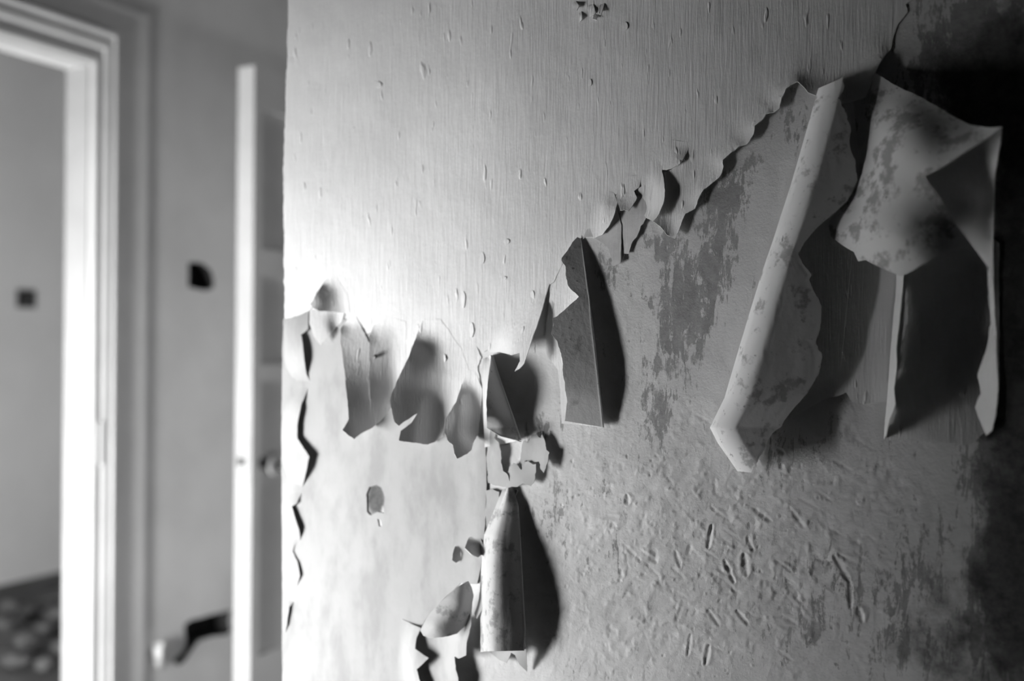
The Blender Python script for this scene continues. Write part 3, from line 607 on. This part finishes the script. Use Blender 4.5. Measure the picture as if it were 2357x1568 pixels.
# notched middle curl ------------------------------------------------------------
n = 190
rows, Fd = sheet_rows([(1337, 549), (1345, 600), (1355, 680), (1368, 790), (1379, 890), (1389, 984)], [3, 10, 14, 17, 19, 18, 10],
    [(1330, 546), (1318, 558), (1308, 575), (1294, 592), (1293, 603), (1301, 612), (1302, 632), (1307, 656), (1313, 664), (1334, 683.5), (1310, 703), (1281, 729), (1270, 733), (1275, 748), (1269, 768), (1283, 786), (1290, 810), (1296, 832), (1295, 864), (1299, 880), (1302, 905), (1306, 925), (1303, 945), (1300, 969)],
    lambda w, dx: 0.195 * dx, n, 9, 2.4, 11)
A = row([(1327, 556), (1290, 620), (1266, 680), (1258, 750), (1256, 815), (1284, 850), (1290, 900), (1292, 975)], [1.5, 2, 2.5, 3, 3.5, 4, 4], n, 1.0, 4)
cu = loft('wallpaper_curl', rows + [Fd, Fd + np.array([-.003, .003, 0]), A * .5 + Fd * .5 + np.array([0, .003, 0]), A], CBACK, sub=4, wob=0)
tag(cu, 'tall grey paper curl with a deep notch and straight folded right edge', 'wallpaper curl')
# tall lower curl ------------------------------------------------------------------
n = 130
W3 = np.linspace(-.3, 1.3, 400); H3 = np.convolve(np.interp(W3, [-.3, 0, .3, .6, .8, .93, 1.0, 1.3], [-7, 0, 9, 16, 18, 13, 6, -30]), np.hanning(75) / np.hanning(75).sum(), 'same')
def p3(w, dx): return np.interp(w, W3, H3)
rows, Fd = sheet_rows([(1180, 1122), (1194, 1165), (1199, 1260), (1204, 1360), (1209, 1450), (1206, 1498)], [4, 10, 18, 24, 27, 24],
    [(1166, 1124), (1150, 1170), (1128, 1230), (1119, 1300), (1116, 1380), (1114, 1470), (1116, 1500)], p3, n, 26, 1.0, 6, [.3, .6, 1, 1.1, 1.15, 1.1])
A = row([(1160, 1126), (1118, 1230), (1110, 1320), (1106, 1500)], [2, 3, 4, 4], n)
cu = loft('wallpaper_curl', [A + np.array([0, -.004, 0])] + rows + [Fd, Fd + np.array([-.003, .003, 0]), A * .4 + Fd * .6 + np.array([0, .008, 0]), A + np.array([.02, -.001, 0])], LBACK, sub=3, wob=.0001)
tag(cu, 'tall rolled paper curl near the bottom with bright left side and ragged foot', 'wallpaper curl')
patch('curl_foot', [(1115, 1488), (1128, 1502), (1150, 1520), (1166, 1527), (1176, 1502), (1186, 1508), (1195, 1530), (1213, 1546), (1211, 1500), (1206, 1470), (1160, 1470), (1118, 1470)],
      [(1115, 1488, 8), (1128, 1502, 6), (1166, 1527, 9), (1186, 1508, 16), (1213, 1546, 5), (1206, 1470, 22), (1160, 1470, 9), (1118, 1470, 6)], LINING, cu, g=5, rag=1.5)
# lower left roll --------------------------------------------------------------------
ro = patch('wallpaper_roll', [(1062, 1346), (1078, 1338), (1086, 1352), (1090, 1372), (1087, 1400), (1084, 1420), (1074, 1440), (1052, 1459), (1020, 1467), (990, 1470), (974, 1464), (967, 1452), (988, 1414), (1018, 1382), (1042, 1360)],
           [(1062, 1346, 26), (1078, 1338, 18), (1090, 1372, 13), (1084, 1420, 13), (1052, 1459, 24), (990, 1470, 40), (967, 1452, 42), (988, 1414, 39), (1018, 1382, 35), (1042, 1360, 31), (1062, 1390, 30), (1035, 1420, 37), (1000, 1445, 44)], LBACK, g=5, rag=1.6)
tag(ro, 'stubby rolled paper end curling off the wall at the lower left', 'wallpaper curl')
lo = patch('wallpaper_tongue', [(966, 1452), (1000, 1440), (1060, 1420), (1082, 1410), (1084, 1440), (1074, 1480), (1072, 1508), (1056, 1516), (1046, 1512), (1050, 1540), (1056, 1575), (1060, 1640), (962, 1640), (967, 1572), (959, 1541), (986, 1515), (955, 1494), (958, 1470)],
           [(966, 1452, 2), (1000, 1440, 2), (955, 1494, 3), (959, 1541, 3), (962, 1640, 2), (1010, 1500, 5), (1050, 1480, 14), (1082, 1410, 16), (1074, 1480, 24), (1056, 1516, 20), (1056, 1575, 18), (1060, 1640, 14), (1010, 1600, 4)], LINING, g=6, rag=2.0)
tag(lo, 'shaded paper tongue below the stubby lower left roll', 'wallpaper')
sl = patch('paper_sliver', [(1106, 1240), (1114, 1262), (1122, 1288), (1119, 1340), (1116, 1380), (1108, 1405), (1097, 1424), (1092, 1412), (1102, 1380), (1108, 1330), (1112, 1300), (1106, 1270)],
           [(1106, 1240, 3), (1122, 1288, 16), (1119, 1340, 18), (1097, 1424, 16), (1092, 1412, 9), (1108, 1330, 9), (1106, 1270, 4)], LINING, g=4, rag=1.2)
tag(sl, 'thin bright paper sliver beside the tall lower curl', 'wallpaper')

# big slanting roll on the right -----------------------------------------------------
n = 220
def p5(w, dx):
    q = np.minimum(dx / 58.0, 1.0); return 26 * np.sqrt(1 - (1 - q) ** 2) - 0.13 * np.maximum(dx - 58, 0)
Lp = [(1884, 203), (1868, 260), (1855, 305), (1822, 420), (1777, 560), (1753, 630), (1730, 705), (1700, 805), (1668, 915), (1634, 984), (1652, 1020), (1698, 1085)]
rows, L = sheet_rows(Lp, [8, 10, 12, 13, 14, 15, 16, 17, 18, 18, 18],
    [(1941, 178), (1942, 200), (1930, 225), (1948, 262), (1960, 300), (1954, 340), (1970, 372), (1973, 415), (1952, 460), (1922, 490), (1882, 522), (1850, 560), (1838, 585), (1846, 606), (1869, 634), (1862, 645), (1882, 685), (1891, 705), (1890, 742), (1878, 788), (1891, 815), (1886, 860), (1868, 892), (1848, 915), (1822, 945), (1795, 985), (1780, 996), (1762, 1030), (1742, 1062), (1729, 1088)],
    p5, n, 20, 3.5, 21, [.7, .9, 1, 1.1, 1.1, 1.1, 1.1, 1.1, 1.0, .8])
A = row([(1960, 190), (1980, 400), (1960, 600), (1930, 900), (1760, 1000), (1722, 1080)], [4, 4, 4, 5, 6, 12], n)
big = loft('wallpaper_curl', rows + [L, L + np.array([.005, .006, 0]), L * .6 + A * .4 + np.array([0, .004, 0]), A], RBACK, flip=True, sub=4, wob=.0005)
tag(big, 'long slanting paper roll with bright left edge and ragged dark right edge', 'wallpaper curl')
# dark smooth paper panel behind the roll
g1 = patch('wallpaper_remnant', [(1800, 560), (1860, 440), (1990, 330), (2080, 420), (2085, 620), (2070, 760), (2052, 926), (2015, 926), (1985, 931), (1962, 925), (1948, 903), (1930, 912), (1880, 923), (1835, 938), (1780, 960), (1760, 800)],
           [(1800, 560, 2), (1990, 330, 2), (2080, 420, 2), (2070, 760, 4), (2052, 926, 6), (1948, 903, 8), (1835, 938, 8), (1760, 800, 2), (1960, 700, 2)], FRONT, g=9, rag=1.5)
tag(g1, 'smooth shadowed wallpaper panel between the slanting roll and the bright upright edge', 'wallpaper')
g2 = patch('wallpaper_remnant', [(2040, 1014), (2052, 900), (2065, 700), (2080, 560), (2200, 480), (2300, 560), (2300, 900), (2285, 985), (2262, 1000), (2240, 1020), (2222, 1026), (2180, 1020), (2150, 1017), (2090, 1013)],
           [(2040, 1014, 8), (2090, 1013, 9), (2150, 1017, 9), (2222, 1026, 8), (2285, 985, 5), (2300, 560, 2), (2200, 480, 2), (2065, 700, 2), (2150, 800, 2)], FRONT, g=9, rag=1.5)
tag(g2, 'black shadowed wallpaper panel right of the bright upright paper edge', 'wallpaper')
patch('lifted_edge', [(2066, 600), (2082, 596), (2078, 660), (2070, 740), (2063, 800), (2065, 835), (2058, 895), (2061, 930), (2056, 945), (2047, 965), (2040, 1000), (2034, 1012), (2036, 980), (2043, 900), (2050, 800), (2060, 690)],
      [(2066, 600, 3), (2082, 596, 40), (2078, 660, 42), (2070, 740, 42), (2065, 835, 46), (2061, 930, 48), (2047, 965, 32), (2034, 1012, 6), (2043, 900, 7), (2050, 800, 7), (2060, 690, 7)], FRONT, g2, g=4, rag=1.2)
# big draped flap, back of the paper showing
fl = patch('wallpaper_flap', [(2012, 165), (2050, 190), (2090, 210), (2130, 230), (2180, 260), (2232, 286), (2270, 293), (2306, 292), (2278, 315), (2240, 338), (2180, 378), (2130, 406), (2160, 452), (2200, 515), (2245, 575), (2215, 572), (2180, 578), (2135, 602), (2098, 626), (2075, 636), (2040, 622), (1992, 599), (1975, 602), (1966, 580), (1940, 565), (1912, 545), (1906, 512), (1930, 482), (1960, 450), (1985, 400), (1990, 330), (2000, 240)],
           [(2012, 165, 6), (2050, 190, 14), (2130, 230, 34), (2232, 286, 66), (2306, 292, 96), (2240, 338, 92), (2180, 378, 86), (2130, 406, 80), (2160, 452, 78), (2200, 515, 72), (2245, 575, 62), (2180, 578, 76), (2098, 626, 74), (2075, 636, 70), (2040, 622, 62), (1992, 599, 46), (1940, 565, 28), (1906, 512, 18), (1960, 450, 22), (1990, 330, 16), (2000, 240, 12), (2060, 300, 46), (2060, 420, 62), (2060, 540, 76), (2130, 320, 68), (2110, 580, 80)], BACK, g=8, rag=2.0, wob=.004)
tag(fl, 'large mottled paper flap draped over the right of the wall, back showing', 'wallpaper flap')
patch('inner_fold', [(2130, 406), (2180, 378), (2240, 338), (2306, 292), (2303, 330), (2290, 400), (2286, 500), (2286, 640), (2275, 618), (2245, 575), (2200, 515), (2160, 452)],
      [(2130, 406, 30), (2200, 440, 26), (2180, 378, 34), (2240, 338, 48), (2306, 292, 88), (2303, 330, 82), (2290, 400, 72), (2286, 500, 70), (2286, 640, 74), (2245, 575, 36), (2200, 515, 28), (2255, 470, 30)], FRONT, fl, g=7, rag=1.0)
patch('hanging_edge', [(2272, 612), (2286, 640), (2289, 700), (2294, 800), (2297, 900), (2292, 960), (2282, 992), (2270, 1002), (2252, 962), (2244, 938), (2258, 905), (2250, 862), (2268, 810), (2280, 745), (2276, 680)],
      [(2272, 612, 62), (2286, 640, 72), (2294, 800, 74), (2297, 900, 74), (2282, 992, 60), (2252, 962, 40), (2250, 862, 44), (2280, 745, 56), (2276, 680, 58)], FRONT, fl, g=6, rag=2.0)

# ================================================================== small things
c = P(866, 821, .012)
nl = lathe('nail_hole', c, (0.2, -1, 0), [(.001, -.012), (.001, .002), (.0026, .002), (.003, .003), (.002, .004)], M['iron'], None, 12); tag(nl, 'dark pinhole in the shaded left paper tab, built as a small raised head', 'nail_hole')  # small raised head added to stand in for a dark pinhole
def yzp(p): q = PX(np.array([p[0]], float), np.array([p[1]], float), X2)[0]; return q
# crumpled scrap of paper below the lower hole
def scrap():
    o = [(352, 1486), (362, 1478), (378, 1480), (392, 1490), (394, 1512), (386, 1526), (378, 1540), (366, 1546), (357, 1528)]
    ol = ragline(o, 1.0, 5, True, 77); v, t = triangulate(ol, 5)
    f = tps([(352, 1486, .004), (362, 1478, .012), (378, 1480, .04), (392, 1490, .012), (394, 1512, .006), (378, 1540, .02), (366, 1546, .03), (357, 1528, .012), (372, 1508, .05)])
    h = np.maximum(f(v[:, 0], v[:, 1]), .002); pts = np.array([PX(a, b_, X2 + c_) for (a, b_), c_ in zip(v, h)])
    return shell('paper_scrap', pts, t, LAYER, .001)
tag(scrap(), 'crumpled paper scrap clinging to the grey wall below the lower hole', 'paper scrap')
# socket in the far room
c = PX(59, 688, X3); so = bpy.data.objects.new('socket_box', None); COL.objects.link(so); so.location = (X3, c[1], c[2]); bpy.context.view_layer.update()
tag(so, 'dark empty socket box on the far pale wall through the doorway', 'socket')
y, z = c[1], c[2]
boxes('rim', [(X3, X3 + .008, y - .045, y + .045, z - .04, z - .033), (X3, X3 + .008, y - .045, y + .045, z + .033, z + .04), (X3, X3 + .008, y - .045, y - .038, z - .033, z + .033), (X3, X3 + .008, y + .038, y + .045, z - .033, z + .033)], M['wood'], so)
boxes('back_plate', [(X3, X3 + .002, y - .038, y + .038, z - .033, z + .033)], M['dark'], so)
for k, s in enumerate((-1, 1)): boxes('terminal', [(X3 + .002, X3 + .012, y + s * .016 - .008, y + s * .016 + .008, z - .012 - .01 * k, z + .004)], M['rubble'], so)
# rubble and boards on the far floor
rr = random.Random(5)
def chunk(x, y, r):
    import bmesh
    bm = bmesh.new(); bmesh.ops.create_icosphere(bm, subdivisions=2, radius=r)
    sx, sy, sz = rr.uniform(.7, 1.3), rr.uniform(.7, 1.3), rr.uniform(.45, .8)
    for v in bm.verts:
        k = 1 + .35 * (rr.random() - .5); v.co = Vector((v.co.x * sx * k, v.co.y * sy * k, v.co.z * sz * k))
    zmin = min(v.co.z for v in bm.verts)
    me = bpy.data.meshes.new('plaster_chunk'); bm.to_mesh(me); bm.free(); me.materials.append(M['rubble'])
    o = bpy.data.objects.new('plaster_chunk', me); COL.objects.link(o); o.location = (x, y, -zmin); return o
def floor_pt(a, b_): q = ray(np.array(a, float), np.array(b_, float)); return CAM + q * (-EYE / q[2])
spots = []
for a, b_, r in ((18, 1462, .05), (66, 1500, .06), (108, 1462, .05), (150, 1438, .06), (172, 1400, .05), (118, 1404, .045), (72, 1428, .05), (40, 1540, .05), (150, 1510, .06), (24, 1412, .05), (104, 1545, .045), (176, 1470, .05)):
    q = floor_pt(a, b_); spots.append((q[0], q[1], r))
for x, y, r in spots:
    tag(chunk(x, y, r), 'blurred lump of fallen plaster on the dark floor through the doorway', 'rubble', 'plaster lumps on the far floor')
bd = boxes('floor_plank', [(-.55, .55, -.055, .055, 0, .025)], M['wood']); bd.location = tuple(floor_pt(-60, 1480)); bd.rotation_euler = (0, 0, math.radians(62)); tag(bd, 'loose dark plank lying on the floor through the doorway', 'plank')
